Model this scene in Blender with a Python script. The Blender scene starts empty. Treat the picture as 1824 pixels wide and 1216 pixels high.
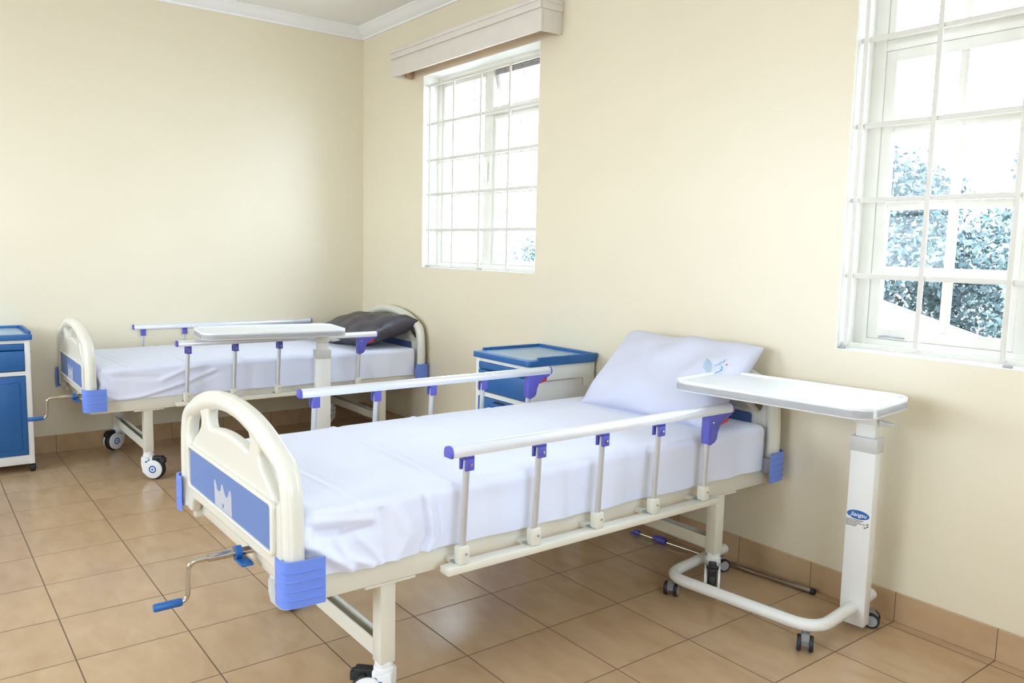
import bpy, bmesh, math, random
from mathutils import Vector, Matrix, noise

S = bpy.context.scene
COL = S.collection
PI = math.pi
random.seed(7)

# ---------------------------------------------------------------- camera
cam_d = bpy.data.cameras.new('camera'); cam = bpy.data.objects.new('camera', cam_d); COL.objects.link(cam)
F_PX, YAW, PITCH, ROLL = 1424.975, 2.48694, -0.11401, 0.0226
cy, sy, cp, sp = math.cos(YAW), math.sin(YAW), math.cos(PITCH), math.sin(PITCH)
fw = Vector((cy*cp, sy*cp, sp)); rt = Vector((sy, -cy, 0)); up = rt.cross(fw)
r2 = rt*math.cos(ROLL) + up*math.sin(ROLL); u2 = -rt*math.sin(ROLL) + up*math.cos(ROLL)
M = Matrix((r2, u2, -fw)).transposed().to_4x4(); M.translation = Vector((5.718, -2.899, 1.347))
cam.matrix_world = M
cam_d.sensor_width = 36; cam_d.lens = F_PX/1824*36; cam_d.clip_start = 0.05; cam_d.clip_end = 300
S.camera = cam

# ---------------------------------------------------------------- world, light, exposure
SKY = 17.0
w = bpy.data.worlds.new('sky'); S.world = w; w.use_nodes = True
nt = w.node_tree; bg = nt.nodes['Background']
tc = nt.nodes.new('ShaderNodeTexCoord'); sx = nt.nodes.new('ShaderNodeSeparateXYZ'); rp = nt.nodes.new('ShaderNodeValToRGB')
nt.links.new(tc.outputs['Generated'], sx.inputs[0]); nt.links.new(sx.outputs['Z'], rp.inputs[0]); nt.links.new(rp.outputs[0], bg.inputs[0])
rp.color_ramp.elements[0].color = (.75, .87, 1, 1); rp.color_ramp.elements[1].color = (.62, .78, 1, 1)
bg.inputs[1].default_value = SKY
sun_d = bpy.data.lights.new('sun', 'SUN'); sun = bpy.data.objects.new('sun', sun_d); COL.objects.link(sun)
sun_d.energy = 5; sun_d.angle = math.radians(1); sun_d.color = (1, .95, .86)
sun.rotation_euler = Vector((-.45, -.25, 1)).to_track_quat('Z', 'Y').to_euler()
RX, RY, RZ = 7.2, -5.4, 2.975
def portal(loc, rot, sx_, sy_):
    d = bpy.data.lights.new('daylight_portal', 'AREA'); o = bpy.data.objects.new('daylight_portal', d); COL.objects.link(o)
    d.shape = 'RECTANGLE'; d.size = sx_; d.size_y = sy_; o.location = loc; o.rotation_euler = rot; d.cycles.is_portal = True
portal((1.515, .19, 1.86), (-PI/2, 0, 0), 1.25, 1.3)
portal((4.62, .19, 1.75), (-PI/2, 0, 0), 1.2, 1.52)
OPP = [(0.3, 1.9), (3.1, 4.7)]  # spans of the unseen opposite windows, sized for room brightness
for a_, b_ in OPP: portal(((a_+b_)/2, RY-.19, 1.8), (PI/2, 0, 0), b_-a_, 1.4)
portal((RX+.19, -2.7, 1.85), (0, PI/2, 0), 1.3, 1.4)
S.view_settings.view_transform = 'Standard'; S.view_settings.look = 'None'
S.view_settings.exposure = -.07; S.view_settings.gamma = 1; S.view_settings.use_curve_mapping = False
S.cycles.max_bounces = 14; S.cycles.diffuse_bounces = 4; S.cycles.glossy_bounces = 4; S.cycles.transmission_bounces = 6
S.cycles.transparent_max_bounces = 16; S.cycles.sample_clamp_indirect = 12; S.cycles.use_denoising = True
S.cycles.filter_width = 1.1; S.cycles.caustics_reflective = False; S.cycles.caustics_refractive = False

# ---------------------------------------------------------------- materials
def mat(name, col, rough=.5, metal=0., spec=.5, bump=None, var=None, coat=0., sheen=0., crough=.1):
    m = bpy.data.materials.new(name); m.use_nodes = True; n = m.node_tree.nodes; l = m.node_tree.links
    b = n['Principled BSDF']; b.inputs['Base Color'].default_value = (*col, 1); b.inputs['Roughness'].default_value = rough
    b.inputs['Metallic'].default_value = metal; b.inputs['Specular IOR Level'].default_value = spec
    b.inputs['Coat Weight'].default_value = coat; b.inputs['Coat Roughness'].default_value = crough; b.inputs['Sheen Weight'].default_value = sheen
    t = n.new('ShaderNodeTexCoord')
    if var:   # (scale, amount) slow colour variation
        z = n.new('ShaderNodeTexNoise'); z.inputs['Scale'].default_value = var[0]; z.inputs['Detail'].default_value = 5
        l.new(t.outputs['Object'], z.inputs['Vector'])
        r = n.new('ShaderNodeValToRGB'); k = var[1]
        r.color_ramp.elements[0].position = .3; r.color_ramp.elements[1].position = .7
        r.color_ramp.elements[0].color = (*[c*(1-k) for c in col], 1); r.color_ramp.elements[1].color = (*[min(1, c*(1+k)) for c in col], 1)
        l.new(z.outputs['Fac'], r.inputs[0]); l.new(r.outputs[0], b.inputs['Base Color'])
    if bump:  # (scale, strength)
        z = n.new('ShaderNodeTexNoise'); z.inputs['Scale'].default_value = bump[0]; z.inputs['Detail'].default_value = 6
        l.new(t.outputs['Object'], z.inputs['Vector'])
        u = n.new('ShaderNodeBump'); u.inputs['Strength'].default_value = bump[1]; u.inputs['Distance'].default_value = .01
        l.new(z.outputs['Fac'], u.inputs['Height']); l.new(u.outputs[0], b.inputs['Normal'])
    return m
WALL = mat('cream_wall_paint', (.80, .715, .535), .4, bump=(40, .02), var=(1.3, .015), spec=.8, coat=.7, crough=.42)
CEIL = mat('white_ceiling_paint', (.90, .88, .85), .8)
CORN = mat('white_cornice_paint', (.90, .89, .88), .6)
REVEAL = mat('white_window_paint', (.86, .84, .78), .4)
FRAME = mat('cream_window_frame_paint', (.73, .70, .63), .45)
WOODP = mat('pelmet_paint', (.72, .66, .59), .45, bump=(30, .05), var=(8, .03))
WOODI = mat('pelmet_inside', (.55, .33, .22), .6, var=(9, .15))
CREAM = mat('cream_plastic', (.75, .72, .625), .32, coat=.15)
CREAMM = mat('cream_powder_coat', (.74, .705, .60), .38)
BLUEP = mat('steel_blue_panel', (.13, .215, .47), .5, bump=(300, .03), var=(3, .04))
BLUEG = mat('periwinkle_blue_plastic', (.155, .26, .76), .38)
BLUED = mat('violet_blue_plastic', (.105, .105, .50), .4)
BLUEC = mat('cobalt_blue_plastic', (.02, .125, .37), .35)
BLUEK = mat('bright_blue_plastic', (.02, .13, .42), .4)
GREYE = mat('pale_grey_print', (.50, .50, .56), .5)
ALU = mat('satin_aluminium', (.82, .85, .92), .28, metal=.35)
POST = mat('silver_painted_post', (.62, .62, .64), .35, metal=.6)
CHROME = mat('chrome', (.60, .56, .51), .14, metal=1)
STEEL = mat('dull_steel_pole', (.42, .36, .30), .28, metal=1)
BLACK = mat('black_rubber', (.014, .014, .016), .5)
WHITEP = mat('white_plastic', (.82, .82, .82), .35)
GREYP = mat('grey_plastic', (.36, .36, .38), .4)
GREYL = mat('light_grey_plastic', (.60, .59, .56), .4)
WHITEM = mat('white_powder_coat', (.80, .79, .75), .38)
RED = mat('red_plastic', (.6, .03, .04), .4)
TEAL = mat('teal_print', (.08, .35, .45), .6)
INK = mat('dark_label_ink', (.12, .11, .10), .6)
SHEET = mat('white_cotton_sheet', (.78, .81, .96), .75, bump=(14, .06), sheen=.1)
PILC = mat('white_pillowcase', (.63, .64, .76), .8, bump=(16, .08), sheen=.1)
DARKC = mat('dark_grey_vinyl', (.055, .05, .07), .38, bump=(22, .3))
MATR = mat('mattress_foam_cover', (.75, .75, .8), .8)
TRAYM = mat('white_tray_plastic', (.79, .79, .79), .28)
BARK = mat('tree_bark', (.16, .14, .12), .9, bump=(20, .5))
GROUND = mat('pale_dry_ground', (.45, .42, .38), .9, var=(.8, .1))
ROOFW = mat('white_roof_sheet', (.75, .76, .78), .5)

def leafmat(name, c1, c2):
    m = mat(name, c1, .6); n = m.node_tree.nodes; l = m.node_tree.links; b = n['Principled BSDF']
    g = n.new('ShaderNodeTexCoord'); v = n.new('ShaderNodeTexNoise'); v.inputs['Scale'].default_value = 6
    r = n.new('ShaderNodeValToRGB'); r.color_ramp.elements[0].color = (*c1, 1); r.color_ramp.elements[1].color = (*c2, 1)
    r.color_ramp.elements[0].position = .35; r.color_ramp.elements[1].position = .65
    l.new(g.outputs['Object'], v.inputs['Vector']); l.new(v.outputs['Fac'], r.inputs[0]); l.new(r.outputs[0], b.inputs['Base Color'])
    return m
LEAF = leafmat('pale_green_leaves', (.07, .12, .125), (.15, .19, .185))

def glass():
    m = bpy.data.materials.new('clear_window_glass'); m.use_nodes = True; n = m.node_tree.nodes; l = m.node_tree.links
    n.remove(n['Principled BSDF']); t = n.new('ShaderNodeBsdfTransparent'); t.inputs[0].default_value = (.95, .97, .97, 1)
    g = n.new('ShaderNodeBsdfGlossy'); g.inputs['Roughness'].default_value = .03; lw = n.new('ShaderNodeLayerWeight'); pw = n.new('ShaderNodeMath'); pw.operation = 'POWER'; l.new(lw.outputs['Facing'], pw.inputs[0]); pw.inputs[1].default_value = 5; f = n.new('ShaderNodeMath'); f.operation = 'MULTIPLY_ADD'; l.new(pw.outputs[0], f.inputs[0]); f.inputs[1].default_value = .9; f.inputs[2].default_value = .015
    x = n.new('ShaderNodeMixShader'); l.new(f.outputs[0], x.inputs[0]); l.new(t.outputs[0], x.inputs[1]); l.new(g.outputs[0], x.inputs[2])
    l.new(x.outputs[0], n['Material Output'].inputs[0]); return m
GLASS = glass()

def tilemat(name, floor=True):
    m = bpy.data.materials.new(name); m.use_nodes = True; n = m.node_tree.nodes; l = m.node_tree.links; b = n['Principled BSDF']
    t = n.new('ShaderNodeTexCoord'); s = n.new('ShaderNodeSeparateXYZ'); l.new(t.outputs['Object'], s.inputs[0])
    def math_(op, a, b_=None, c=None):
        q = n.new('ShaderNodeMath'); q.operation = op
        for i, v in enumerate((a, b_, c)):
            if v is None: continue
            if hasattr(v, 'links'): l.new(v, q.inputs[i])
            else: q.inputs[i].default_value = v
        return q.outputs[0]
    T = .35
    def axis(o, off, half):
        u = math_('DIVIDE', math_('SUBTRACT', o, off), T); cell = math_('FLOOR', u); fr = math_('FRACT', u)
        d = math_('MINIMUM', fr, math_('SUBTRACT', 1.0, fr)); return cell, math_('LESS_THAN', d, half/T)
    cx, gx = axis(s.outputs['X'], 2.585-.35*8, .0022 if floor else .0015)
    cyy, gy = axis(s.outputs['Y'], -2.507-.35*9, .0022 if floor else .0015)
    g = math_('MAXIMUM', gx, gy)
    cv = n.new('ShaderNodeCombineXYZ'); l.new(cx, cv.inputs[0]); l.new(cyy, cv.inputs[1])
    wn = n.new('ShaderNodeTexWhiteNoise'); l.new(cv.outputs[0], wn.inputs['Vector'])
    ad = n.new('ShaderNodeVectorMath'); ad.operation = 'MULTIPLY_ADD'; l.new(wn.outputs['Color'], ad.inputs[0]); ad.inputs[1].default_value = (9, 9, 9); l.new(t.outputs['Object'], ad.inputs[2])
    mp = n.new('ShaderNodeMapping'); mp.inputs['Scale'].default_value = (1.0, 2.2, 1.5); mp.inputs['Rotation'].default_value = (0, 0, .5); l.new(ad.outputs[0], mp.inputs[0])
    z = n.new('ShaderNodeTexNoise'); z.inputs['Scale'].default_value = 6; z.inputs['Detail'].default_value = 4; z.inputs['Distortion'].default_value = .35; l.new(mp.outputs[0], z.inputs['Vector'])
    r = n.new('ShaderNodeValToRGB'); e = r.color_ramp.elements
    e[0].position = .2; e[0].color = (.47, .30, .165, 1); e[1].position = .85; e[1].color = (.57, .395, .24, 1)
    k = r.color_ramp.elements.new(.5); k.color = (.52, .35, .20, 1)
    l.new(z.outputs['Fac'], r.inputs[0])
    br = math_('MULTIPLY_ADD', wn.outputs['Value'], .07, .965)
    mu = n.new('ShaderNodeMix'); mu.data_type = 'RGBA'; mu.blend_type = 'MULTIPLY'; mu.inputs['Factor'].default_value = 1
    cb = n.new('ShaderNodeCombineXYZ')
    for i in range(3): l.new(br, cb.inputs[i])
    l.new(r.outputs[0], mu.inputs['A']); l.new(cb.outputs[0], mu.inputs['B'])
    mx = n.new('ShaderNodeMix'); mx.data_type = 'RGBA'; l.new(g, mx.inputs['Factor']); l.new(mu.outputs['Result'], mx.inputs['A']); mx.inputs['B'].default_value = (.17, .105, .06, 1)
    l.new(mx.outputs['Result'], b.inputs['Base Color'])
    rr = math_('MULTIPLY_ADD', z.outputs['Fac'], .10, .17); rr2 = math_('MAXIMUM', rr, math_('MULTIPLY', g, .8)); l.new(rr2, b.inputs['Roughness'])
    z2 = n.new('ShaderNodeTexNoise'); z2.inputs['Scale'].default_value = 90; l.new(t.outputs['Object'], z2.inputs['Vector'])
    h = math_('SUBTRACT', math_('MULTIPLY', z2.outputs['Fac'], .12), g)
    bp = n.new('ShaderNodeBump'); bp.inputs['Strength'].default_value = .25; bp.inputs['Distance'].default_value = .003; l.new(h, bp.inputs['Height']); l.new(bp.outputs[0], b.inputs['Normal'])
    b.inputs['Specular IOR Level'].default_value = .5
    return m
TILE = tilemat('terracotta_floor_tiles'); SKIRT = tilemat('terracotta_skirting_tiles', False)

# ---------------------------------------------------------------- mesh helpers
class MB:
    def __init__(self): self.bm = bmesh.new()
    def _xf(self, vs, M_):
        if M_ is not None:
            for v in vs: v.co = M_ @ v.co
    def box(self, x0, x1, y0, y1, z0, z1, bev=0, M_=None, seg=2):
        r = bmesh.ops.create_cube(self.bm, size=1); vs = r['verts']
        for v in vs: v.co = Vector(((x0+x1)/2+v.co.x*(x1-x0), (y0+y1)/2+v.co.y*(y1-y0), (z0+z1)/2+v.co.z*(z1-z0)))
        if bev:
            es = list({e for v in vs for e in v.link_edges})
            q = bmesh.ops.bevel(self.bm, geom=es, offset=bev, segments=seg, affect='EDGES', profile=.5); 
            vs = list({v for f in q['faces'] for v in f.verts} | {v for v in vs if v.is_valid})
        self._xf(vs, M_); return self
    def tube(self, pts, r, n=12, cap=True, flat=None, M_=None):
        """round (or elliptical: flat=(ra, rb)) tube swept along pts; r may be a list"""
        pts = [Vector(p) for p in pts]; N = len(pts)
        T = [(pts[min(i+1, N-1)]-pts[max(i-1, 0)]).normalized() for i in range(N)]
        u = T[0].orthogonal().normalized() if flat is None else (Vector(flat[2])-T[0]*T[0].dot(Vector(flat[2]))).normalized()
        rings = []
        for i in range(N):
            u = (u-T[i]*u.dot(T[i])).normalized(); v = T[i].cross(u)
            ra = rb = (r[i] if isinstance(r, (list, tuple)) else r)
            if flat: ra, rb = flat[0], flat[1]
            rings.append([self.bm.verts.new(pts[i]+u*ra*math.cos(2*PI*k/n)+v*rb*math.sin(2*PI*k/n)) for k in range(n)])
        for a, b in zip(rings, rings[1:]):
            for k in range(n): self.bm.faces.new((a[k], a[(k+1) % n], b[(k+1) % n], b[k]))
        if cap: self.bm.faces.new(rings[0][::-1]); self.bm.faces.new(rings[-1])
        self._xf([v for q in rings for v in q], M_); return self
    def lathe(self, prof, axis='z', c=(0, 0, 0), n=32, M_=None):
        """prof = [(r, h)], revolved about the axis through c"""
        c = Vector(c); ax = {'x': (Vector((0, 1, 0)), Vector((0, 0, 1)), Vector((1, 0, 0))), 'y': (Vector((0, 0, 1)), Vector((1, 0, 0)), Vector((0, 1, 0))), 'z': (Vector((1, 0, 0)), Vector((0, 1, 0)), Vector((0, 0, 1)))}[axis]
        rings = []; allv = []
        for r, h in prof:
            if r < 1e-6: q = [self.bm.verts.new(c+ax[2]*h)]
            else: q = [self.bm.verts.new(c+ax[2]*h+(ax[0]*math.cos(2*PI*k/n)+ax[1]*math.sin(2*PI*k/n))*r) for k in range(n)]
            rings.append(q); allv += q
        for a, b in zip(rings, rings[1:]):
            for k in range(n):
                k2 = (k+1) % n
                if len(a) == 1 and len(b) == 1: continue
                if len(a) == 1: self.bm.faces.new((a[0], b[k2], b[k]))
                elif len(b) == 1: self.bm.faces.new((a[k], a[k2], b[0]))
                else: self.bm.faces.new((a[k], a[k2], b[k2], b[k]))
        if len(rings[0]) > 1: self.bm.faces.new(rings[0][::-1])
        if len(rings[-1]) > 1: self.bm.faces.new(rings[-1])
        self._xf(allv, M_); return self
    def prism(self, poly, axis, a, b, M_=None, bev=0):
        """polygon extruded along an axis: axis 'y' -> poly is (x, z); 'x' -> (y, z); 'z' -> (x, y)"""
        f = {'x': lambda p, h: (h, p[0], p[1]), 'y': lambda p, h: (p[0], h, p[1]), 'z': lambda p, h: (p[0], p[1], h)}[axis]
        A = [self.bm.verts.new(f(p, a)) for p in poly]; B = [self.bm.verts.new(f(p, b)) for p in poly]; n = len(poly)
        fs = [self.bm.faces.new(A[::-1]), self.bm.faces.new(B)]
        for k in range(n): fs.append(self.bm.faces.new((A[k], A[(k+1) % n], B[(k+1) % n], B[k])))
        bmesh.ops.recalc_face_normals(self.bm, faces=fs)
        vs = A+B
        if bev:
            es = list({e for fc in fs[:2] for e in fc.edges})
            q = bmesh.ops.bevel(self.bm, geom=es, offset=bev, segments=2, affect='EDGES', profile=.5)
            vs = list({v for fc in q['faces'] for v in fc.verts} | {v for v in vs if v.is_valid})
        self._xf(vs, M_); return self
    def shape(self, loops, thick, bev, place):
        """filled 2D outline with holes and rounded edges; place maps (u, v, w) to a point"""
        cd = bpy.data.curves.new('tmp', 'CURVE'); cd.dimensions = '2D'; cd.fill_mode = 'BOTH'; cd.resolution_u = 1
        cd.extrude = thick/2-bev; cd.bevel_depth = bev; cd.bevel_resolution = 2; cd.offset = -bev
        for lp in loops:
            s = cd.splines.new('POLY'); s.points.add(len(lp)-1); s.use_cyclic_u = True
            for p, q in zip(s.points, lp): p.co = (q[0], q[1], 0, 1)
        o = bpy.data.objects.new('tmp', cd); COL.objects.link(o); dg = bpy.context.evaluated_depsgraph_get(); dg.update()
        me = bpy.data.meshes.new_from_object(o.evaluated_get(dg)); bpy.data.objects.remove(o); bpy.data.curves.remove(cd)
        n0 = len(self.bm.verts); self.bm.from_mesh(me); bpy.data.meshes.remove(me); self.bm.verts.ensure_lookup_table()
        for v in self.bm.verts[n0:]: v.co = Vector(place(*v.co))
        return self
    def build(self, name, m, parent=None, smooth=True, angle=35, loc=None, weld=0):
        if weld: bmesh.ops.remove_doubles(self.bm, verts=self.bm.verts, dist=weld)
        bmesh.ops.recalc_face_normals(self.bm, faces=self.bm.faces)
        me = bpy.data.meshes.new(name); self.bm.to_mesh(me); self.bm.free()
        if smooth:
            me.polygons.foreach_set('use_smooth', [True]*len(me.polygons)); me.set_sharp_from_angle(angle=math.radians(angle))
        for q in (m if isinstance(m, (list, tuple)) else [m]): me.materials.append(q)
        o = bpy.data.objects.new(name, me); COL.objects.link(o)
        if parent is not None: o.parent = parent
        if loc is not None: o.location = loc
        return o
def tag(o, label, cat, group=None, kind=None):
    o['label'] = label; o['category'] = cat
    if group: o['group'] = group
    if kind: o['kind'] = kind
    return o
def empty(name, loc, rz=0, parent=None):
    o = bpy.data.objects.new(name, None); o.empty_display_size = .1; COL.objects.link(o); o.location = loc; o.rotation_euler.z = rz
    if parent is not None: o.parent = parent
    return o
def copy_tree(o, parent=None):
    c = o.copy(); COL.objects.link(c); c.parent = parent
    for ch in list(o.children): copy_tree(ch, c)
    return c
def struct(o): o['kind'] = 'structure'; return o
def catmull(P, n=8, closed=False):
    out = []; N = len(P); rng = range(N) if closed else range(N-1)
    for i in rng:
        p = [Vector(P[(i+k) % N] if closed else P[min(max(i+k, 0), N-1)]) for k in (-1, 0, 1, 2)]
        for j in range(n):
            t = j/n; out.append(.5*((2*p[1])+(-p[0]+p[2])*t+(2*p[0]-5*p[1]+4*p[2]-p[3])*t*t+(-p[0]+3*p[1]-3*p[2]+p[3])*t**3))
    if not closed: out.append(Vector(P[-1]))
    return out
def rounded(P, r, n=6):
    """open path with its corners rounded to radius r"""
    P = [Vector(p) for p in P]; out = [P[0]]
    for a, b, c in zip(P, P[1:], P[2:]):
        d1 = (a-b).normalized(); d2 = (c-b).normalized(); s = min(r, (a-b).length*.49, (c-b).length*.49)
        p, q = b+d1*s, b+d2*s
        for k in range(n+1):
            t = k/n; out.append(p*(1-t)**2+b*2*t*(1-t)+q*t*t)
    out.append(P[-1]); return out
def rrect(x0, x1, y0, y1, r, n=8):
    out = []
    for cx_, cy_, a in ((x1-r, y1-r, 0), (x0+r, y1-r, PI/2), (x0+r, y0+r, PI), (x1-r, y0+r, 1.5*PI)):
        for k in range(n+1): t = a+k/n*PI/2; out.append((cx_+r*math.cos(t), cy_+r*math.sin(t)))
    return out

# ---------------------------------------------------------------- room shell
struct(MB().box(0, RX, RY, 0, -.1, 0).build('floor', TILE, smooth=False))
struct(MB().box(-.2, RX+.2, RY-.2, .2, RZ, RZ+.12).build('ceiling', CEIL, smooth=False))
def wall(name, fixed, a0, a1, lo, hi, holes, along):
    """wall made round its openings; along = 'x' or 'y'"""
    mb = MB(); xs = [lo]+[v for h in holes for v in h[:2]]+[hi]
    def put(a, b, z0, z1):
        if along == 'x': mb.box(a, b, a0, a1, z0, z1)
        else: mb.box(a0, a1, a, b, z0, z1)
    for i in range(0, len(xs), 2): put(xs[i], xs[i+1], 0, RZ)
    for h in holes:
        if h[2] > 0: put(h[0], h[1], 0, h[2])
        put(h[0], h[1], h[3], RZ)
    return struct(mb.build(name, WALL, smooth=False))
W1 = (.888, 2.142, 1.212, 2.508); W2 = (4.02, 5.22, .99, 2.508)
wall('wall_right', 0, 0, .2, -.2, RX+.2, [W1, W2], 'x')
wall('wall_back', 0, -.2, 0, RY-.2, 0, [], 'y')
wall('wall_left', 0, RY-.2, RY, 0, RX+.2, [(a, b, 1.1, 2.5) for a, b in OPP], 'x')
wall('wall_near', 0, RX, RX+.2, RY, 0, [(-3.4, -2.0, 1.2, 2.5)], 'y')
def skirting(name, lo, hi, along):
    mb = MB()
    if along == 'x': mb.box(lo, hi, -.009, 0, 0, .112, .002)
    else: mb.box(0, .009, lo, hi, 0, .112, .002)
    return struct(mb.build(name, SKIRT, smooth=False))
skirting('baseboard_right', .009, RX, 'x'); skirting('baseboard_back', RY, 0, 'y')
prof = [(0, 0), (0, .075), (.085, .075), (.085, .066), (.070, .060), (.055, .040), (.030, .020), (.012, .014), (.010, 0)]
mb = MB(); mb.prism([(-a, RZ-.075+b) for a, b in prof], 'x', 0, RX); struct(mb.build('trim_1', CORN))
mb = MB(); mb.prism([(a, RZ-.075+b) for a, b in prof], 'y', RY, -.0); struct(mb.build('trim_2', CORN))

# ---------------------------------------------------------------- windows
def lining(name_parent, W):
    x0, x1, z0, z1 = W; t = .004; mb = MB()
    mb.box(x0, x0+t, 0, .2, z0, z1); mb.box(x1-t, x1, 0, .2, z0, z1); mb.box(x0, x1, 0, .2, z1-t, z1); mb.box(x0, x1, -.002, .2, z0, z0+t)
    return mb.build('window_reveal', REVEAL, name_parent, smooth=False)
def grille(W, vs, hs, y, parent):
    x0, x1, z0, z1 = W; mb = MB(); b = .0095; zc0, zc1 = hs[0], hs[-1]
    for z in hs: mb.box(x0+.004, x1-.004, y-.004, y+.004, z-b, z+b, .002)
    for x in vs: mb.box(x-.009, x+.009, y-.013, y-.0045, zc0, zc1, .002)
    g = mb.build('burglar_bars', FRAME, parent)
    for x in (vs[0]-.012, vs[2]+.02): MB().box(x-.014, x+.014, y-.024, y-.008, z0+.0045, z0+.011, .002).build('fixing_lug', GREYP, g)
    return g
def sash(parent, x0, x1, z0, z1, y, vbars, hbars, fw_=.028, bw=.011, M_=None, name='sash', depth=.03):
    mb = MB()
    mb.box(x0, x0+fw_, y, y+depth, z0, z1, .003, M_); mb.box(x1-fw_, x1, y, y+depth, z0, z1, .003, M_)
    mb.box(x0+fw_-.004, x1-fw_+.004, y+.001, y+depth-.001, z0, z0+fw_, .003, M_); mb.box(x0+fw_-.004, x1-fw_+.004, y+.001, y+depth-.001, z1-fw_, z1, .003, M_)
    for v in vbars: mb.box(v-bw/2, v+bw/2, y+.004, y+depth-.004, z0+.01, z1-.01, .002, M_)
    for v in hbars: mb.box(x0+.01, x1-.01, y+.0055, y+depth-.0055, v-bw/2, v+bw/2, .002, M_)
    o = mb.build(name, FRAME, parent)
    MB().box(x0+fw_*.5, x1-fw_*.5, y+depth/2-.0015, y+depth/2+.0015, z0+fw_*.5, z1-fw_*.5, 0, M_).build('glass_pane', GLASS, o, smooth=False)
    return o
def window(name, W, gv, gh, build):
    r = empty(name, ((W[0]+W[1])/2, .1, W[2])); struct(r)
    r.location = (0, 0, 0)
    lining(r, W); build(r); grille(W, gv, gh, .035, r)
    return r
def win1(r):
    x0, x1, z0, z1 = W1; y = .12; mb = MB(); d = .045
    mb.box(x0, x0+.05, y, y+d, z0, z1, .003); mb.box(x1-.05, x1, y, y+d, z0, z1, .003)
    mb.box(x0+.04, x1-.04, y+.001, y+d-.001, z0, z0+.038, .003); mb.box(x0+.04, x1-.04, y+.001, y+d-.001, z1-.045, z1, .003); mb.box(1.462, 1.535, y+.002, y+d-.002, z0+.02, z1-.02, .003)
    mb.box(1.52, x1-.04, y+.0035, y+d-.0035, 2.185, 2.235, .003)
    mb.build('window_frame', FRAME, r)
    H = [1.467, 1.703, 1.941, 2.207]
    sash(r, x0+.05, 1.462, z0+.038, z1-.045, y+.008, [1.31], H)
    sash(r, 1.535, x1-.05, z0+.038, 2.185, y+.008, [1.81], H[:3])
    tz = z1-.05; Mv = Matrix.Translation((0, y+.02, tz)) @ Matrix.Rotation(math.radians(15), 4, 'X') @ Matrix.Translation((0, -(y+.02), -tz))
    sash(r, 1.535, x1-.05, 2.232, tz, y+.012, [1.81], [], M_=Mv, name='top_hung_sash')
    mb = MB(); mb.box(1.56, x1-.075, y-.004, y+.002, z1-.085, z1-.062, 0, None)
    for k in range(6): mb.box(1.57+k*.085, 1.573+k*.085, y-.006, y, z1-.087, z1-.06)
    mb.build('vent_strip', mat('grey_vent_strip', (.30, .26, .27), .6), r)
    MB().box(1.5-.02, 1.5-.008, y-.02, y, 1.78, 1.9, .003).box(1.47, 1.5, y-.03, y-.018, 1.86, 1.875, .003).build('window_latch', REVEAL, r)
def win2(r):
    x0, x1, z0, z1 = W2; y = .12; mb = MB(); d = .045
    mb.box(x0, x0+.055, y, y+d, z0, z1, .003); mb.box(x1-.05, x1, y, y+d, z0, z1, .003)
    mb.box(x0+.04, x1-.04, y+.001, y+d-.001, z0, z0+.045, .003); mb.box(x0+.04, x1-.04, y+.001, y+d-.001, z1-.045, z1, .003)
    mb.box(x0+.04, x1-.04, y+.0035, y+d-.0035, 2.125, 2.165, .003); mb.box(4.60, 4.655, y+.002, y+d-.002, z0+.02, z1-.02, .003)
    mb.build('window_frame', FRAME, r)
    H = [1.30, 1.545, 1.835]
    sash(r, x0+.055, 4.60, z0+.045, 2.125, y+.006, [4.36], H, fw_=.042, bw=.03)
    sash(r, 4.655, x1-.05, z0+.045, 2.125, y+.006, [4.91], H, fw_=.042, bw=.03)
    sash(r, x0+.055, 4.60, 2.165, z1-.045, y+.006, [4.36], [], bw=.02); sash(r, 4.655, x1-.05, 2.165, z1-.045, y+.006, [4.91], [], bw=.02)
    MB().tube([(4.13, y-.004, 1.045), (4.16, y-.012, 1.05), (4.23, y-.010, 1.047)], .004, 8).build('stay_arm', GREYP, r)
window('window_1', W1, [.936, 1.228, 1.537, 1.834, 2.125], [1.226, 1.470, 1.710, 1.941, 2.183, 2.44], win1)
window('window_2', W2, [4.047, 4.318, 4.609, 4.90, 5.19], [1.010, 1.277, 1.564, 1.841, 2.157, 2.45], win2)
for k, (a, b) in enumerate(OPP):
    r = empty('window_%d' % (k+3), (0, 0, 0)); struct(r)  # windows out of view in the opposite wall, put in to light the room
    mb = MB(); y = RY-.14
    for q in (a, (a+b)/2-.02, b-.04): mb.box(q, q+.04, y, y+.04, 1.1, 2.5)
    for z in (1.1, 2.46, 1.8): mb.box(a, b, y, y+.04, z, z+.04)
    mb.build('window_frame', REVEAL, r, smooth=False)
r = empty('window_5', (0, 0, 0)); struct(r); mb = MB()  # window out of view in the near wall, added for more daylight
for q in (-3.4, -2.72, -2.04): mb.box(RX+.1, RX+.14, q, q+.04, 1.2, 2.5)
for z in (1.2, 2.46): mb.box(RX+.1, RX+.14, -3.4, -2.0, z, z+.04)
mb.build('window_frame', REVEAL, r, smooth=False)

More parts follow.
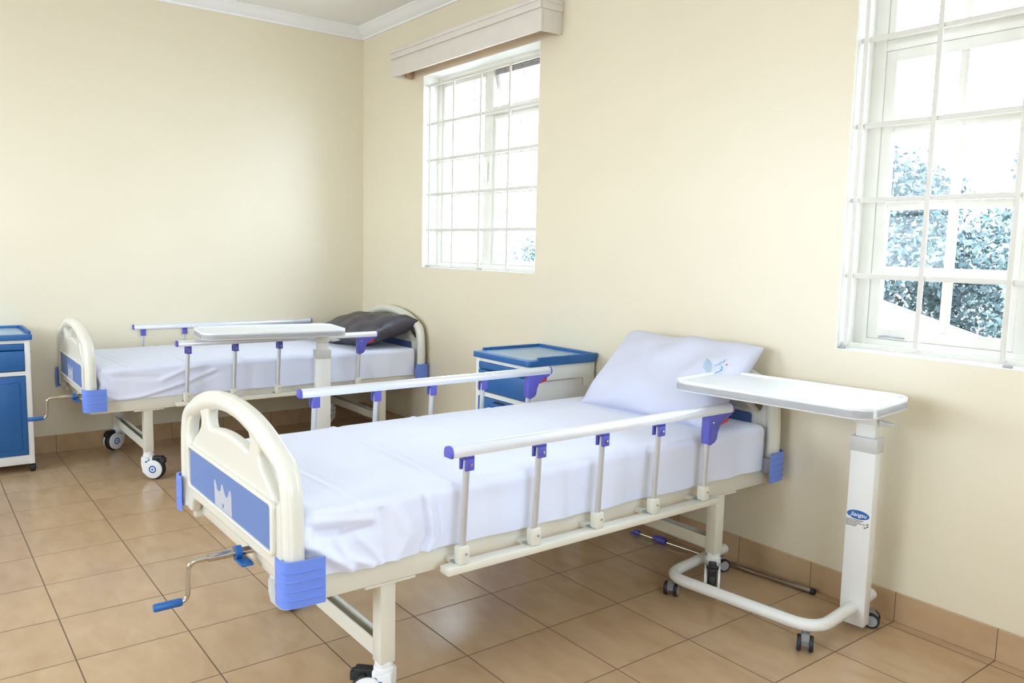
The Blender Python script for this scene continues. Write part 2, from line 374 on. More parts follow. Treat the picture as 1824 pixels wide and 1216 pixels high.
# ---------------------------------------------------------------- pelmet over window 1
r = empty('curtain_pelmet', (1.52, 0, 2.50))
X0, X1 = -.80, .805; D = -.15
MB().box(X0, X1, D, D+.018, 0, .158, .002).build('front_board', WOODP, r)
MB().box(X0, X0+.018, D+.018, -.001, 0, .158, .001).build('side_board', WOODP, r); MB().box(X1-.018, X1, D+.018, -.001, 0, .158, .001).build('side_board', WOODP, r)
MB().box(X0, X1, D-.003, -.001, .158, .172, .003).build('top_board', WOODP, r)
mb = MB(); mb.box(X0-.006, X1+.006, D-.012, D, .112, .158, .004); mb.box(X0-.009, X1+.009, D-.018, D, .148, .172, .005); mb.box(X1, X1+.006, D, -.002, .112, .158, .003); mb.box(X1, X1+.009, D-.01, -.002, .148, .172, .004)
mb.build('moulding', WOODP, r)
MB().box(X0+.02, X0+.045, -.06, -.001, .004, .06, .003).build('bracket', WOODI, r); MB().box(X1-.045, X1-.02, -.06, -.001, .004, .06, .003).build('bracket', WOODI, r)
MB().box(X0+.02, X1-.02, D+.0185, D+.021, .006, .15).build('inner_lining', WOODI, r, smooth=False)
tag(r, 'cream painted wooden curtain pelmet fixed on the wall above the barred window', 'pelmet')

# ---------------------------------------------------------------- hospital bed
HALF = [(.478, .445), (.484, .48), (.486, .56), (.484, .64), (.479, .70), (.468, .745), (.446, .782), (.40, .815), (.34, .842), (.27, .866), (.19, .884), (.10, .895), (0, .899)]
def board_loops():
    rim = [(p.x, p.y) for p in catmull([(x, z, 0) for x, z in HALF], 5)]
    bot = [(0, .487), (.32, .487), (.362, .482), (.383, .468), (.390, .445), (.398, .434), (.462, .432), (.475, .438)]
    right = bot+rim
    outer = right+[(-x, z) for x, z in right[::-1][1:-1]]
    hd = [(-.185, .792), (-.183, .815), (-.165, .826), (-.10, .838), (0, .845), (.10, .838), (.165, .826), (.183, .815), (.185, .792), (.17, .772), (.10, .780), (0, .785), (-.10, .780), (-.17, .772)]
    handle = [(p.x, p.y) for p in catmull([(x, z, 0) for x, z in hd], 4, True)]
    sl = [(.275, .802), (.32, .796), (.362, .772), (.392, .742), (.406, .705), (.398, .682), (.380, .676), (.340, .706), (.290, .738), (.262, .772)]
    slot = [(p.x, p.y) for p in catmull([(x, z, 0) for x, z in sl], 4, True)]
    return outer, handle, slot
def make_board(name, y, parent, face, dz=0):
    outer, handle, slot = board_loops()
    mb = MB()
    mb.shape([outer, handle, slot, [(-x, z) for x, z in slot[::-1]]], .036, .012, lambda u, v, w_: (u, y+w_, v+dz))
    path = [(p.x-.03*min(1, p.x/.2 if p.x > 0 else 0), y, p.y+dz-.028*(1-min(1, max(0, (p.x-.30)/.17))**2)) for p in catmull([(x, z, 0) for x, z in HALF], 5)]
    path = path+[(-q[0], q[1], q[2]) for q in path[::-1][1:]]
    mb.tube(path, .03, 20, flat=(.0275, .029, (1, 0, 0)))
    # raised lip round the blue panel
    o = mb.build(name, CREAM, parent, angle=50)
    s = face
    lip = rrect(-.388, .388, .530+dz, .678+dz, .02); inn = rrect(-.368, .368, .541+dz, .666+dz, .01)
    mb = MB(); mb.shape([lip, inn], .016, .004, lambda u, v, w_: (u, y+s*.022+w_, v)); mb.build('panel_lip', CREAM, o)
    pl = [(-.375, .540+dz), (.375, .540+dz), (.364, .667+dz), (-.364, .667+dz)]
    MB().prism(pl, 'y', y+s*.016, y+s*.0235).build('blue_panel', BLUEP, o, smooth=False)
    return o
def make_caster(parent, x, y, az):
    c = empty('caster', (x, y, 0), az, parent); tr = .036; R = .0615
    mb = MB(); mb.lathe([(.0, .165), (.022, .165), (.0265, .160), (.0265, .145), (.030, .142), (.030, .128), (0, .128)], n=24)
    def side(s):
        poly = []
        for k in range(25):
            a = math.radians(-130+k*11.5); poly.append((tr+.053*math.cos(a), .0625+.053*math.sin(a)))
        poly += [(tr-.02, .122), (-.026, .134), (-.030, .125), (-.030, .085), (-.022, .045)]
        mb.prism(poly, 'y', s*.020, s*.031, bev=.0025)
    side(1); side(-1)
    mb.box(-.029, .03, -.021, .021, .112, .133, .003); mb.box(-.029, -.022, -.02, .02, .085, .12)
    hood = mb.build('caster_hood', WHITEP, c)
    MB().lathe([(.012, -.017), (.054, -.017), (.0605, -.010), (R, 0), (.0605, .010), (.054, .017), (.012, .017)], 'y', (tr, 0, .0625), 32).build('wheel', BLACK, c)
    for s in (1, -1):
        n = 32; mb = MB()
        for k in range(n):
            a, b = 2*PI*k/n, 2*PI*(k+1)/n; v = []
            for rr, t in ((.014, a), (.0215, a), (.0215, b), (.014, b)): v.append(mb.bm.verts.new((tr+rr*math.cos(t), s*.0316, .0625+rr*math.sin(t))))
            mb.bm.faces.new(v)
        mb.build('blue_ring', BLUEK, c, smooth=False, weld=1e-5)
        MB().lathe([(.006, 0), (.006, .001*s), (0, .001*s)], 'y', (tr, s*.031, .0625), 16).build('hub_dot', BLUEK, c)
        MB().lathe([(.0055, 0), (.0055, .001*s), (0, .001*s)], 'y', (0, s*.031, .105), 16).build('rivet_cap', BLUEK, c)
    mb = MB(); mb.box(tr-.005, tr+.05, -.016, .016, .118, .134, .004, Matrix.Translation((0, 0, 0))); mb.box(tr+.03, tr+.062, -.015, .015, .095, .124, .004); mb.tube([(tr+.02, -.024, .118), (tr+.02, .024, .118)], .006, 10)
    mb.build('brake_pedal', BLACK, c)
    return c
TY = [.518, .784, 1.050, 1.317, 1.585]
def make_side_rail(parent, s):
    X = s*.525
    prof = [(-.017, -.016), (.017, -.016), (.0195, -.006), (.018, .006), (.012, .014), (0, .0175), (-.012, .014), (-.018, .006), (-.0195, -.006)]
    mb = MB(); mb.prism([(X+a, .782+b) for a, b in prof], 'y', .462, 1.700, bev=.001); rail = mb.build('guard_rail', ALU, parent)
    for a, b in ((.452, .462), (1.700, 1.708)):
        mb = MB(); mb.prism([(X+p*1.03, .782+q*1.03) for p, q in prof], 'y', a, b, bev=.002); mb.build('end_cap', BLUED, rail)
    for k, y in enumerate(TY):
        yb = y-.012
        MB().tube([(X, y, .752), (X, yb, .486)], .0095, 14, flat=(.0085, .011, (1, 0, 0))).build('rail_post', POST, rail)
        if k < 4:
            mb = MB(); mb.box(X-.0175, X-.0105, y-.016, y+.016, .722, .766, .003); mb.box(X+.0105, X+.0175, y-.016, y+.016, .722, .766, .003); mb.box(X-.0175, X+.0175, y-.016, y+.016, .754, .767, .003)
            b = mb.build('pivot_bracket', BLUED, rail)
        else:
            poly = [(-.017, .767), (.118, .767), (.106, .756), (.070, .742), (.045, .724), (.034, .700), (.030, .676), (.020, .664), (-.004, .655), (-.018, .660), (-.020, .70)]
            mb = MB(); mb.prism([(y+a, b_) for a, b_ in poly], 'x', X-.018, X+.018, bev=.003)
            mb.box(X+s*.0185-.001, X+s*.0185+.001, y-.008, y+.014, .674, .720, .0005)
            b = mb.build('release_handle', BLUED, rail)
            mb = MB(); mb.prism([(y+.050, .744), (y+.098, .755), (y+.092, .731), (y+.046, .722)], 'x', X-.014, X+.014, bev=.002); mb.build('release_trigger', RED, rail)
        MB().lathe([(.0045, 0), (.0045, .003), (.003, .0045), (0, .0045)] if s > 0 else [(.0045, 0), (.0045, -.003), (.003, -.0045), (0, -.0045)], 'x', (X+s*.0175, y+.003, .7385), 12).build('pivot_pin', CHROME, rail)
        mb = MB(); mb.box(X-.016, X+.016, yb-.017, yb+.017, .4492, .502, .004); mb.build('post_socket', CREAMM, rail)
        MB().lathe([(.004, 0), (.004, .003), (0, .003)] if s > 0 else [(.004, 0), (.004, -.003), (0, -.003)], 'x', (X+s*.016, yb+.004, .4795), 10).build('socket_bolt', GREYP, rail)
        MB().box(min(X-s*.01, X-s*.03), max(X-s*.01, X-s*.03), yb-.022, yb-.002, .4487, .4535, .001).build('socket_clip', mat('dull_green_grey', (.25, .30, .27), .5) if 'dull_green_grey' not in bpy.data.materials else bpy.data.materials['dull_green_grey'], rail)
    x0, x1 = sorted((s*.500, s*.546)); mb = MB()
    mb.box(x0, x1, .447, 1.650, .427, .4485, .003)
    for q in TY: a, b = sorted((s*.4402, s*.502)); mb.box(a, b, q-.015, q+.015, .430, .445, .001)
    mb.build('lower_bar', CREAMM, rail)
    return rail
def make_bed():
    r = empty('hospital_bed', (0, 0, 0))
    mb = MB()
    for s in (1, -1):
        a, b = sorted((s*.402, s*.44)); mb.box(a, b, .03, 2.09, .408, .486, .004)
    for y in (.05, 2.05): mb.box(-.402, .402, y, y+.03, .42, .486, .003)
    for k in range(9): mb.box(-.402, .402, .18+k*.22, .30+k*.22, .474, .484)
    mb.build('bed_frame', CREAMM, r)
    LX = .406; 
    for y in (.32, 1.805):
        for s in (1, -1):
            mb = MB(); mb.box(s*LX-.025, s*LX+.025, y-.025, y+.025, .158, .412, .005); mb.box(s*LX-.032, s*LX+.032, y-.075, y+.085, .400, .4075, .001)
            mb.build('leg', CREAMM, r)
        mb = MB(); mb.box(-LX, LX, y-.022, y-.018, .171, .222); mb.box(-LX, LX, y-.022, y+.022, .171, .175); mb.box(-LX, LX, y+.018, y+.022, .171, .222); mb.build('crossbar', CREAMM, r, smooth=False)
    for (x, y, az) in ((LX, .32, -135), (-LX, .32, 55), (LX, 1.805, -52), (-LX, 1.805, -120)): make_caster(r, x, y, math.radians(az))
    fb = make_board('footboard', .030, r, -1)
    hb = make_board('headboard', 2.088, r, -1, .028)
    # castle-like pale print on the foot panel
    E = [(-.104, .543), (-.11, .615), (-.102, .622), (-.092, .612), (-.080, .594), (-.062, .592), (-.048, .602), (-.041, .620), (-.030, .621), (-.020, .609), (-.006, .594), (.008, .590), (.020, .600), (.032, .620), (.044, .620), (.050, .606), (.053, .543)]
    MB().prism([(x, z) for x, z in E], 'y', .0055, .0068).build('panel_emblem', GREYE, fb, smooth=False)
    MB().prism([(-.032, .552), (-.020, .552), (-.020, .563), (-.032, .563)], 'y', .0048, .0056).build('emblem_dot', BLUEP, fb, smooth=False)
    for sx_ in (1, -1):
        for end in (0, 1):
            yy = (lambda q: q) if end == 0 else (lambda q: 2.118-q)
            z0, z1 = .430, .552
            path = [(.438, -.012), (.470, -.013), (.488, -.006), (.497, .012), (.501, .04), (.503, .098)]
            path = [(p.x, p.y) for p in catmull([(a, b, 0) for a, b in path], 5)]
            inner = [(a-.006, b+.006 if b < .0 else b) for a, b in path[::-1]]
            mb = MB(); mb.prism([(sx_*a, yy(b)) for a, b in path+inner], 'z', z0, z1)
            for z in (.452, .475, .500, .524):
                mb.tube([(sx_*(a+.0008), yy(b), z) for a, b in path[1:-1]], .0016, 6)
            cg = mb.build('corner_guard', BLUEG, r, angle=50)
            x0, x1 = sorted((sx_*.4405, sx_*.488)); a, b = sorted((yy(.055), yy(.075))); MB().box(x0, x1, a, b, z0+.03, z1-.03, .002).build('mounting_hook', GREYP, cg)
    make_side_rail(r, 1); make_side_rail(r, -1)
    # crank
    cx_ = .12
    mb = MB(); mb.tube([(cx_, .10, .462), (cx_, -.085, .462)], .0115, 18); mb.tube([(cx_, -.038, .462), (cx_, -.042, .462)], .0125, 18)
    mb.tube(rounded([(cx_, -.07, .462), (cx_, -.137, .462), (cx_, -.143, .352), (cx_, -.19, .352)], .022), .0068, 14)
    ck = mb.build('crank', CHROME, r)
    MB().lathe([(0, 0), (.0095, 0), (.0115, .004), (.0115, .070), (.0095, .075), (0, .075)], 'y', (cx_, -.233, .352), 20).build('crank_grip', BLUEK, ck)
    MB().tube([(cx_, .008, .462), (cx_, -.010, .462)], .019, 20).box(cx_-.015, cx_+.06, -.010, .025, .436, .446, .003).build('crank_socket', BLUEK, ck)
    return r
FOLDS = [[(.020, .016, [(-.016, .637), (.007, .586), (.056, .548), (.124, .495)]), (.010, .010, [(-.022, .662), (.001, .627), (.021, .583)]),
          (.013, .011, [(.090, .572), (.113, .529), (.188, .491)]), (-.013, .014, [(.028, .598), (.106, .582), (.187, .590)]), (.007, .010, [(.008, .645), (.095, .632), (.187, .620)]),
          (-.008, .012, [(.221, .634), (.23, .568), (.226, .497)]), (-.012, .008, [(.357, .659), (.376, .53), (.350, .49)]), (.014, .007, [(.372, .665), (.392, .53), (.368, .485)]),
          (.010, .006, [(.388, .665), (.412, .53), (.392, .485)]), (.009, .010, [(.15, .575), (.187, .534), (.218, .490)]), (-.008, .008, [(.028, .615), (.099, .603)]), (.008, .016, [(.27, .63), (.30, .55), (.26, .48)])],
         [(.010, .010, [(-.03, .545), (.10, .495), (.2, .497), (.32, .525), (.44, .558), (.62, .62)]), (-.006, .012, [(.12, .475), (.32, .50), (.46, .535), (.64, .60)]),
          (.010, .012, [(.58, .66), (.44, .63), (.33, .585)]), (.008, .010, [(.0, .64), (.02, .58), (.0, .53)]), (-.006, .014, [(.08, .62), (.30, .60)])]]
def sheet_mesh(name, x0, x1, y0, y1, z0, z1, rad, parent, m, seed, strong):
    """fitted sheet: rounded box shell without a base, wrinkled at the foot"""
    bm = bmesh.new(); c = Vector(((x0+x1)/2, (y0+y1)/2, (z0+z1)/2)); h = Vector(((x1-x0)/2, (y1-y0)/2, (z1-z0)/2))
    NX, NY, NZ = 76, 240, 30; cache = {}
    def P(a, b, k):
        key = (round(a, 4), round(b, 4), round(k, 4))
        if key in cache: return cache[key]
        p = Vector((a*h.x, b*h.y, k*h.z)); q = Vector((max(-h.x+rad, min(h.x-rad, p.x)), max(-h.y+rad, min(h.y-rad, p.y)), min(h.z-rad, p.z)))
        d = p-q; nrm = d.normalized() if d.length > 1e-6 else Vector((0, 0, 1)); w_ = c+(q+nrm*rad if d.length > 1e-6 else p)
        top = max(0, nrm.z); side = 1-top; yl = w_.y-y0
        n1 = noise.noise(Vector((w_.x*3, w_.y*2.2, seed))); n2 = noise.noise(Vector((w_.x*9, w_.y*6, w_.z*9+seed)))
        disp = .0035*n1+.0012*n2
        # crosswise ridges where the mattress folds
        for yr, tilt, am in ((.47, -.03, .0045), (.81, -.05, .004), (1.20, -.04, .0025), (.13, .05, .003)):
            t = (yl-yr-tilt*(w_.x)+.012*noise.noise(Vector((w_.x*4, yr*9, 2)))); disp += am*math.exp(-(t/.011)**2)*top
            disp -= am*.6*math.exp(-((t-.02)/.012)**2)*top
        if side > .15:
            foot = math.exp(-max(0, yl-.05)/.22)*strong
            low = 1-max(0, min(1, (w_.z-z0)/(z1-z0)))
            disp += side*foot*.014*noise.noise(Vector((yl*8, w_.x*8, w_.z*11+seed))) + side*.003*noise.noise(Vector((yl*3, w_.x*3, w_.z*14)))
            if nrm.x > .3:
                for am, wd, pl in FOLDS[0 if strong > .9 else 1]:
                    dm = 9
                    for (a0, b0), (a1, b1) in zip(pl, pl[1:]):
                        ux, uy = a1-a0, b1-b0; px_, py_ = yl-a0, w_.z+.487+.012-b0
                        t = max(0, min(1, (px_*ux+py_*uy)/(ux*ux+uy*uy))); dm = min(dm, math.hypot(px_-t*ux, py_-t*uy))
                    if dm < wd*3: disp += am*math.exp(-(dm/wd)**2)*side
            disp += .004*low*math.sin(yl*23+2*math.sin(yl*7))*side
        v = bm.verts.new(w_+nrm*disp); 
        if k <= -.999: v.co.z += .006*noise.noise(Vector((yl*4, w_.x*4, 1)))+(.012*strong*noise.noise(Vector((yl*9, w_.x*9, 5)))*math.exp(-max(0, yl)/.35))
        cache[key] = v; return v
    def grid(f, n, k):
        for i in range(n):
            for j in range(k):
                q = [f(i, j), f(i+1, j), f(i+1, j+1), f(i, j+1)]
                if len(set(q)) == 4: bm.faces.new(q)
    L = lambda i, n: -1+2*i/n
    LY = lambda i: -1+2*(i/NY)**1.5
    grid(lambda i, j: P(L(i, NX), LY(j), 1), NX, NY)
    for s in (1, -1):
        grid(lambda i, j: P(L(i, NX), s, L(j, NZ)), NX, NZ); grid(lambda i, j: P(s, LY(i), L(j, NZ)), NY, NZ)
    mb = MB(); mb.bm.free(); mb.bm = bm
    return mb.build(name, m, parent, angle=180)
def mattress(X, Y, seed, strong, label):
    root = empty('mattress', (X, Y, .487))
    # core just inside the sheet
    MB().box(-.43, .43, .085, 2.035, .0, .155, .02).build('mattress_core', MATR, root)
    sheet_mesh('bed_sheet', -.452, .452, .066, 2.052, -.012, .172, .030, root, SHEET, seed, strong)
    return tag(root, label, 'mattress')
def pillow(name, W, H, T, m, seed, pinch=.06, lump=.012, crease=0.):
    """soft cushion with pulled-out corners, lying in its own xy plane"""
    n = 44; bm = bmesh.new(); rows = {}
    def surf(a, b, s):
        e = (1-abs(a)**2.6)*(1-abs(b)**2.6); t = T*max(0, e)**.42
        k = 1-pinch*(1-abs(a)**2) if True else 1
        x = a*W/2*(1-pinch*(1-b*b)); y = b*H/2*(1-pinch*(1-a*a))
        nz = lump*noise.noise(Vector((x*7, y*7, seed+s)))+crease*abs(noise.noise(Vector((x*13+seed, y*9, s))))
        return Vector((x, y, s*(t/2)+nz*min(1, t/T*2)*s))
    def V(i, j, s):
        a, b = -math.cos(PI*i/n), -math.cos(PI*j/n)
        key = (i, j, 0 if i in (0, n) or j in (0, n) else s)
        if key not in rows: rows[key] = bm.verts.new(surf(a, b, s))
        return rows[key]
    for s in (1, -1):
        for i in range(n):
            for j in range(n): bm.faces.new((V(i, j, s), V(i+1, j, s), V(i+1, j+1, s), V(i, j+1, s)))
    mb = MB(); mb.bm.free(); mb.bm = bm; o = mb.build(name, m, angle=180); return o, surf

NEAR = (3.357, -2.160); FAR = (.520, -2.138)
bed = make_bed(); bed.location = (NEAR[0], NEAR[1], 0)
tag(bed, 'cream and blue hospital bed holding the white pillow, the nearest of the two beds', 'hospital bed', 'hospital beds')
bed2 = copy_tree(bed); bed2.location = (FAR[0], FAR[1], 0)
tag(bed2, 'cream and blue hospital bed in the far corner, carrying the dark grey pillow', 'hospital bed', 'hospital beds')
cz = [c for c in bed2.children if c.name.startswith('caster')]
for c in cz:
    x, y = c.location.x, c.location.y
    c.rotation_euler.z = math.radians({(1, 0): 50, (0, 0): -58, (1, 1): 40, (0, 1): -75}[(int(x > 0), int(y > 1))])
mattress(NEAR[0], NEAR[1], 1.3, 1.0, 'white sheeted mattress on the nearest bed, under the white pillow')
mattress(FAR[0], FAR[1], 8.1, .75, 'white sheeted mattress on the far corner bed, under the dark pillow')

# pillows
p1, surf1 = pillow('pillow',   .725, .455, .20, PILC, 3, .06, .03)
p1.location = (3.392, -.250, .812); p1.rotation_euler = (math.radians(43), 0, math.radians(3))
tag(p1, 'white pillow with a small teal emblem leaning on the headboard of the nearest bed', 'pillow')
mb = MB()
def stroke(mb_, pts, wd):
    for (a, b), (c_, d) in zip(pts, pts[1:]):
        A, B = surf1(a, b, 1), surf1(c_, d, 1); t = (B-A); nn = Vector((-t.y, t.x, 0)).normalized()*wd; up_ = Vector((0, 0, .003))
        mb_.bm.faces.new([mb_.bm.verts.new(q) for q in (A-nn+up_, B-nn+up_, B+nn+up_, A+nn+up_)])
for k in range(5): stroke(mb, [(.675-.010*k+.038*t_, .02+.055*k-.034*t_) for t_ in (0, 1, 2, 3)], .0011)
stroke(mb, [(.82, .04), (.84, .08), (.85, .14), (.835, .20)], .0022); stroke(mb, [(.795, -.06), (.82, .04)], .0018)
stroke(mb, [(.795, .24), (.82, .30), (.82, .36)], .0018); stroke(mb, [(.77, .14), (.79, .20), (.82, .22)], .0015)
mb.build('pillow_emblem', TEAL, p1, smooth=False)
mb = MB(); c0 = surf1(.865, .27, 1)+Vector((0, 0, .003)); mb.bm.faces.new([mb.bm.verts.new(c0+Vector((math.cos(t)*.004, math.sin(t)*.004, 0))) for t in [2*PI*k/16 for k in range(16)]])
mb.build('emblem_dot', RED, p1, smooth=False)
p2, _ = pillow('pillow', .83, .44, .19, DARKC, 9, .09, .03, .012)
p2.location = (.545, -.30, .765); p2.rotation_euler = (math.radians(14), math.radians(-4), math.radians(5))
tag(p2, 'dark grey vinyl pillow with creased corners on the far corner bed', 'pillow')

# ---------------------------------------------------------------- overbed tables
def small_caster(parent, x, y, az):
    c = empty('caster', (x, y, 0), az, parent); tr = .012
    mb = MB(); mb.tube([(0, 0, .030), (0, 0, .058)], .009, 14); mb.prism([(tr-.02, .02), (tr+.017, .022), (tr+.018, .036), (tr+.004, .052), (tr-.018, .052), (tr-.024, .036)], 'y', -.012, .012, bev=.003)
    mb.build('caster_hood', mat('caster_grey', (.22, .22, .22), .4) if 'caster_grey' not in bpy.data.materials else bpy.data.materials['caster_grey'], c)
    for s in (1, -1): MB().lathe([(.004, -.006), (.0215, -.006), (.0235, -.003), (.0235, .003), (.0215, .006), (.004, .006)], 'y', (tr, s*.0165, .0236), 24).build('wheel', BLACK, c)
    for s in (1, -1): MB().lathe([(0, -.0065*s), (.017, -.0065*s), (.017, .0068*s), (0, .0068*s)], 'y', (tr, s*.0165, .0236), 24).build('wheel_cap', GREYP, c)
    c.scale = (1.2, 1.2, 1.2)
    return c
def make_table(top, x0, x1, sticker=True):
    r = empty('overbed_table', (0, 0, 0))
    path = rounded([(0, .145, .0875), (0, -.30, .0875), (-.62, -.30, .0875), (-.62, .13, .0875)], .10, 10)
    MB().tube(path, .0215, 20).build('base_tube', WHITEM, r)
    for x, y, az in ((-.045, -.288, -64), (-.61, -.262, -72), (.026, .060, 18), (-.62, .09, 60)): small_caster(r, x, y, math.radians(az))
    MB().box(-.045, .045, -.026, .026, .022, .672, .004).build('column', WHITEM, r)
    MB().box(-.049, .049, -.030, .030, .662, .716, .004).build('column_collar', GREYL, r)
    mb = MB(); mb.box(-.034, .034, -.019, .019, .70, top-.055, .003); mb.box(-.040, .040, -.030, .030, top-.108, top-.044, .004); mb.box(-.32, .06, -.05, .05, top-.052, top-.0425, .003)
    mb.build('lift_post', WHITEM, r)
    mb = MB(); mb.tube([(.038, -.012, top-.018-.080), (.052, -.012, top-.018-.080)], .006, 12); mb.prism([(.046, top-.018-.088), (.060, top-.018-.091), (.102, top-.018-.084), (.104, top-.018-.077), (.070, top-.018-.075), (.046, top-.018-.070)], 'y', -.024, .0, bev=.002)
    mb.build('height_lever', GREYL, r)
    MB().lathe([(0, 0), (.005, 0), (.005, -.003), (0, -.003)], 'y', (.012, -.030, top-.064), 12).build('lever_bolt', CHROME, r)
    y0, y1 = -.325, .066
    mb = MB(); mb.shape([rrect(x0, x1, y0, y1, .075)], .033, .004, lambda u, v, w_: (u, v, top-.0255+w_))
    mb.shape([rrect(x0, x1, y0, y1, .075), rrect(x0+.016, x1-.016, y0+.016, y1-.016, .060)], .042, .005, lambda u, v, w_: (u, v, top-.021+w_))
    mb.build('tray_top', TRAYM, r)
    if not sticker: return r
    # oval maker's sticker and small print
    mb = MB(); mb.bm.faces.new([mb.bm.verts.new((-.001+.040*math.cos(t), -.0266, .432+.0165*math.sin(t))) for t in [2*PI*k/40 for k in range(40)]])
    st = mb.build('sticker', BLUEK, r, smooth=False)
    cu = bpy.data.curves.new('t', 'FONT'); cu.body = 'Jiangsu'; cu.size = .021; cu.align_x = 'CENTER'; cu.align_y = 'CENTER'; cu.shear = .35; cu.offset = .0003
    to = bpy.data.objects.new('t', cu); COL.objects.link(to); dg = bpy.context.evaluated_depsgraph_get(); dg.update()
    me = bpy.data.meshes.new_from_object(to.evaluated_get(dg)); bpy.data.objects.remove(to)
    for v in me.vertices: v.co = Vector((v.co.x, -.0270, .432+v.co.y))
    me.materials.clear(); me.materials.append(WHITEP); tx = bpy.data.objects.new('sticker_text', me); COL.objects.link(tx); tx.parent = st
    mb = MB(); rr = random.Random(4)
    for k in range(5):
        x = -.042; z = .410-k*.0055; end = [.020, .010, .026, -.002, -.006][k]
        while x < end:
            w_ = rr.uniform(.003, .009); mb.box(x, min(end, x+w_), -.0268, -.0264, z, z+.0026); x += w_+.0012
    for x, z in ((.030, .402), (.030, .394), (.022, .388)): mb.box(x, x+.008, -.0268, -.0264, z, z+.004)
    mb.build('small_print', INK, st, smooth=False)
    return r
t1 = make_table(.873, -.628, .126); t1.location = (4.274, -.185, 0); t1.rotation_euler.z = math.radians(6.5)
tag(t1, 'white overbed table with a blue oval sticker on its column, under the larger window', 'overbed table', 'overbed tables')
t2 = make_table(.872, -.735, .062, False); t2.location = (1.165, -.865, 0); t2.rotation_euler.z = math.radians(82)
tag(t2, 'white wheeled overbed table reaching over the far corner bed', 'overbed table', 'overbed tables')

# ---------------------------------------------------------------- bedside cabinets
def make_cabinet():
    r = empty('bedside_cabinet', (0, 0, 0)); W, D_ = .46, .44; H = .775   # front at y = 0, back at y = D_
    mb = MB(); mb.box(-W/2, -W/2+.03, 0, D_, .05, H, .004); mb.box(W/2-.03, W/2, 0, D_, .05, H, .004); mb.box(-W/2+.001, W/2-.001, D_-.02, D_-.001, .052, H)
    mb.box(-W/2+.01, W/2-.01, .001, D_-.01, .052, .105, .002); mb.box(-W/2+.01, W/2-.01, .001, .03, .570, .594); mb.box(-W/2+.01, W/2-.01, .001, D_-.01, .755, H)
    mb.build('cabinet_body', WHITEM, r)
    mb = MB(); mb.shape([rrect(-W/2-.012, W/2+.012, -.018, D_+.006, .018)], .030, .004, lambda u, v, w_: (u, v, .790+w_))
    rim = [(-W/2-.012, .05), (-W/2-.012, D_+.006), (W/2+.012, D_+.006), (W/2+.012, .05), (W/2-.004, .05), (W/2-.004, D_-.010), (-W/2+.004, D_-.010), (-W/2+.004, .05)]
    mb.prism(rim, 'z', .80, .820, bev=.003); mb.build('cabinet_top', BLUEC, r)
    MB().box(-W/2+.022, W/2-.022, .012, D_-.022, .8045, .8065).build('top_inlay', mat('pale_blue_laminate', (.22, .40, .62), .22) , r, smooth=False)
    a, b = -W/2+.031, W/2-.031
    MB().box(a, b, -.004, .40, .718, .753, .003).build('pull_out_shelf', BLUEC, r)
    d1 = MB().box(a, b, -.006, .40, .598, .713, .004).build('drawer', BLUEC, r)
    def grip(parent, z):
        mb = MB(); pts = [(-.06, 0), (-.045, .010), (-.02, .014), (.02, .014), (.045, .010), (.06, 0)]
        mb.prism([(x, z+q) for x, q in pts], 'y', -.0095, -.0062); mb.build('recessed_grip', mat('navy_grip', (.008, .02, .06), .5) if 'navy_grip' not in bpy.data.materials else bpy.data.materials['navy_grip'], parent, smooth=False)
    grip(d1, .698); 
    dr = MB().box(a, b, -.006, .03, .107, .567, .004).build('door', BLUEC, r)
    mb = MB(); mb.box(a+.03, b-.03, -.010, -.006, .14, .53, .004); mb.build('door_panel', BLUEC, dr); grip(dr, .548)
    for s in (1,):
        MB().tube(rounded([(s*(W/2), .10, .70), (s*(W/2+.018), .10, .70), (s*(W/2+.018), .34, .70), (s*(W/2+.018), .34, .66)], .012), .0035, 8).build('towel_bar', CHROME, r)
    for x in (-W/2+.012, W/2-.012):
        for y in (.03, D_-.03):
            MB().tube([(x, y, .03), (x, y, .052)], .008, 10).lathe([(.006, -.016), (.018, -.016), (.0245, -.009), (.0245, .009), (.018, .016), (.006, .016)], 'x', (x, y, .0246), 20).build('caster', BLACK, r)
    return r
c2 = make_cabinet(); c2.location = (2.45, -.455, 0)
tag(c2, 'blue topped white bedside cabinet against the window wall between the two beds', 'cabinet', 'bedside cabinets')
c1 = copy_tree(c2); c1.location = (.435, -2.552, 0); c1.rotation_euler.z = math.radians(90)
tag(c1, 'blue fronted white bedside cabinet beyond the foot of the far corner bed', 'cabinet', 'bedside cabinets')

# ---------------------------------------------------------------- pole lying on the floor
A = Vector((3.152, -.150, .014)); B = Vector((4.03, -.050, .014)); d = (B-A)
r = empty('infusion_pole', tuple(A)); L = d.length; r.rotation_euler.z = math.atan2(d.y, d.x)
MB().tube([(.0, 0, 0), (L*.55, 0, 0)], .0045, 12).build('thin_rod', CHROME, r)
MB().tube([(L*.52, 0, 0), (L-.01, 0, 0)], .0115, 16).build('outer_tube', STEEL, r)
MB().tube([(L-.012, 0, 0), (L+.004, 0, 0)], .0125, 16).build('end_plug', BLACK, r)
MB().lathe([(0, -.03), (.011, -.03), (.014, -.02), (.017, .0), (.017, .025), (.012, .04), (0, .04)], 'x', (.13, 0, 0.003), 14).build('clamp_knob', BLUED, r)
MB().lathe([(0, -.015), (.009, -.015), (.012, .0), (.009, .018), (0, .018)], 'x', (0, 0, .001), 12).box(-.02, .0, -.03, .03, -.004, .004, .002).build('hook_end', BLUED, r)
tag(r, 'chrome infusion pole lying on the floor along the skirting behind the nearest bed', 'pole')

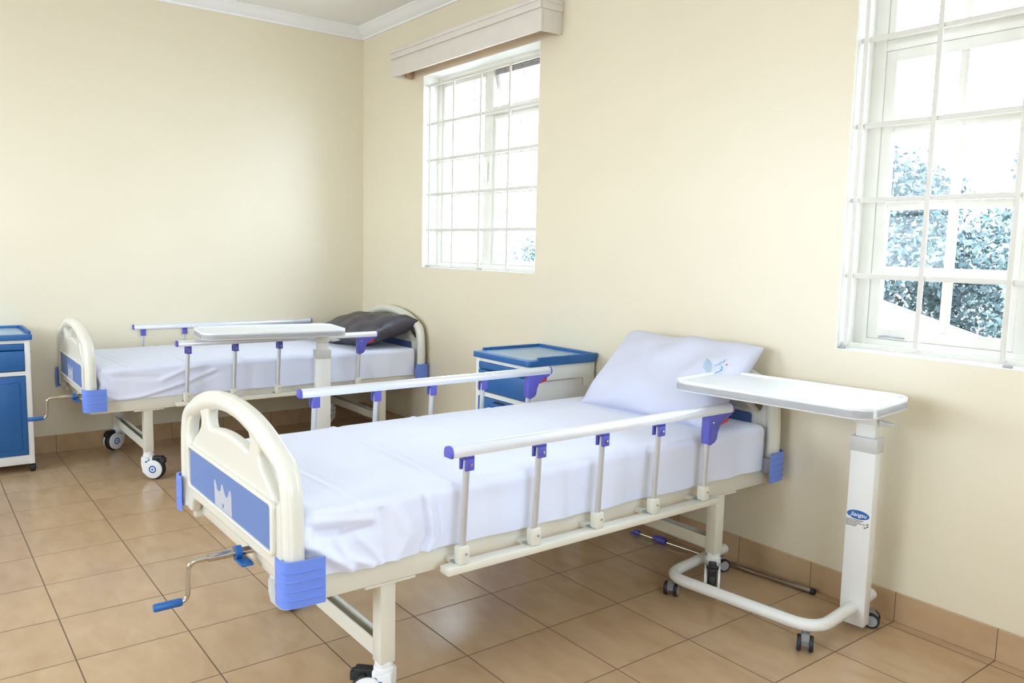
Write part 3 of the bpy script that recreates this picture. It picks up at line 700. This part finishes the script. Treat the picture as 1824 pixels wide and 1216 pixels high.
# ---------------------------------------------------------------- outside
struct(MB().box(-10, 16, -20, RY-.2, -.12, -.02).build('ground_near', GROUND, smooth=False))
struct(MB().box(-25, 20, .6, 25, -.6, -.5).build('ground', GROUND, smooth=False))
def tree(x, y, z, h, rad, seed, label):
    r = empty('tree', (x, y, -.5)); rr = random.Random(seed)
    pts = [Vector((0, 0, 0)), Vector((.05, .02, h*.3)), Vector((-.03, .05, h*.6)), Vector((.02, 0, h*.85))]
    mb = MB(); mb.tube(catmull(pts, 5), [.13-.006*i for i in range(16)], 10)
    for k in range(9):
        a = rr.uniform(0, 2*PI); zz = h*rr.uniform(.25, .75); L_ = rad*rr.uniform(.5, .8)
        mb.tube(catmull([Vector((0, 0, zz)), Vector((math.cos(a)*L_*.5, math.sin(a)*L_*.5, zz+.25)), Vector((math.cos(a)*L_, math.sin(a)*L_, zz+.6))], 4), [.045-.004*i for i in range(9)], 6)
    mb.build('trunk', BARK, r)
    bm = bmesh.new(); cl = []
    for k in range(110):
        t = rr.random(); zz = h*(.08+.92*t); R_ = rad*(.55+.45*math.sin(PI*min(1, t*1.05)))
        a = rr.uniform(0, 2*PI); q = R_*math.sqrt(rr.uniform(.15, 1)); cl.append((Vector((q*math.cos(a), q*math.sin(a), zz)), rr.uniform(.25, .5)))
    for c_, s_ in cl:
        for k in range(210):
            v = Vector((rr.gauss(0, 1), rr.gauss(0, 1), rr.gauss(0, 1))).normalized()*s_*rr.uniform(.4, 1); p = c_+v
            l_ = rr.uniform(.06, .12); dr_ = Vector((rr.gauss(0, 1), rr.gauss(0, 1), rr.gauss(-.5, .8))).normalized(); n_ = dr_.orthogonal().normalized(); n_.rotate(Matrix.Rotation(rr.uniform(0, 6.28), 3, dr_))
            vs = [bm.verts.new(p), bm.verts.new(p+dr_*l_*.5+n_*l_*.25), bm.verts.new(p+dr_*l_), bm.verts.new(p+dr_*l_*.5-n_*l_*.25)]; bm.faces.new(vs)
    mb = MB(); mb.bm.free(); mb.bm = bm; mb.build('foliage', LEAF, r, smooth=False)
    return tag(r, label, 'tree')
tree(.4, 6.9, 0, 3.0, 1.35, 1, 'leafy tree outside the right window, seen through its lower left panes')
tree(3.2, 6.9, 0, 3.1, 1.35, 2, 'leafy tree outside the right window, seen through its middle panes')
tree(1.9, 9.6, 0, 3.4, 1.4, 5, 'paler leafy tree further back, between the two nearer trees outside the larger window')
tree(-5.9, 8.0, 0, 2.3, 1.6, 3, 'leafy shrub outside, seen through the lowest corner of the pelmet window')
r = empty('shed', (0, 0, 0))
MB().prism([(-1.5, -.5), (-1.5, 1.16), (1.0, 1.10), (1.35, .99), (3.0, .52), (3.0, -.5)], 'y', 4.2, 5.0).build('white_wall', ROOFW, r, smooth=False)
tag(r, 'low white outbuilding with a sloping edge outside the right window', 'outbuilding')
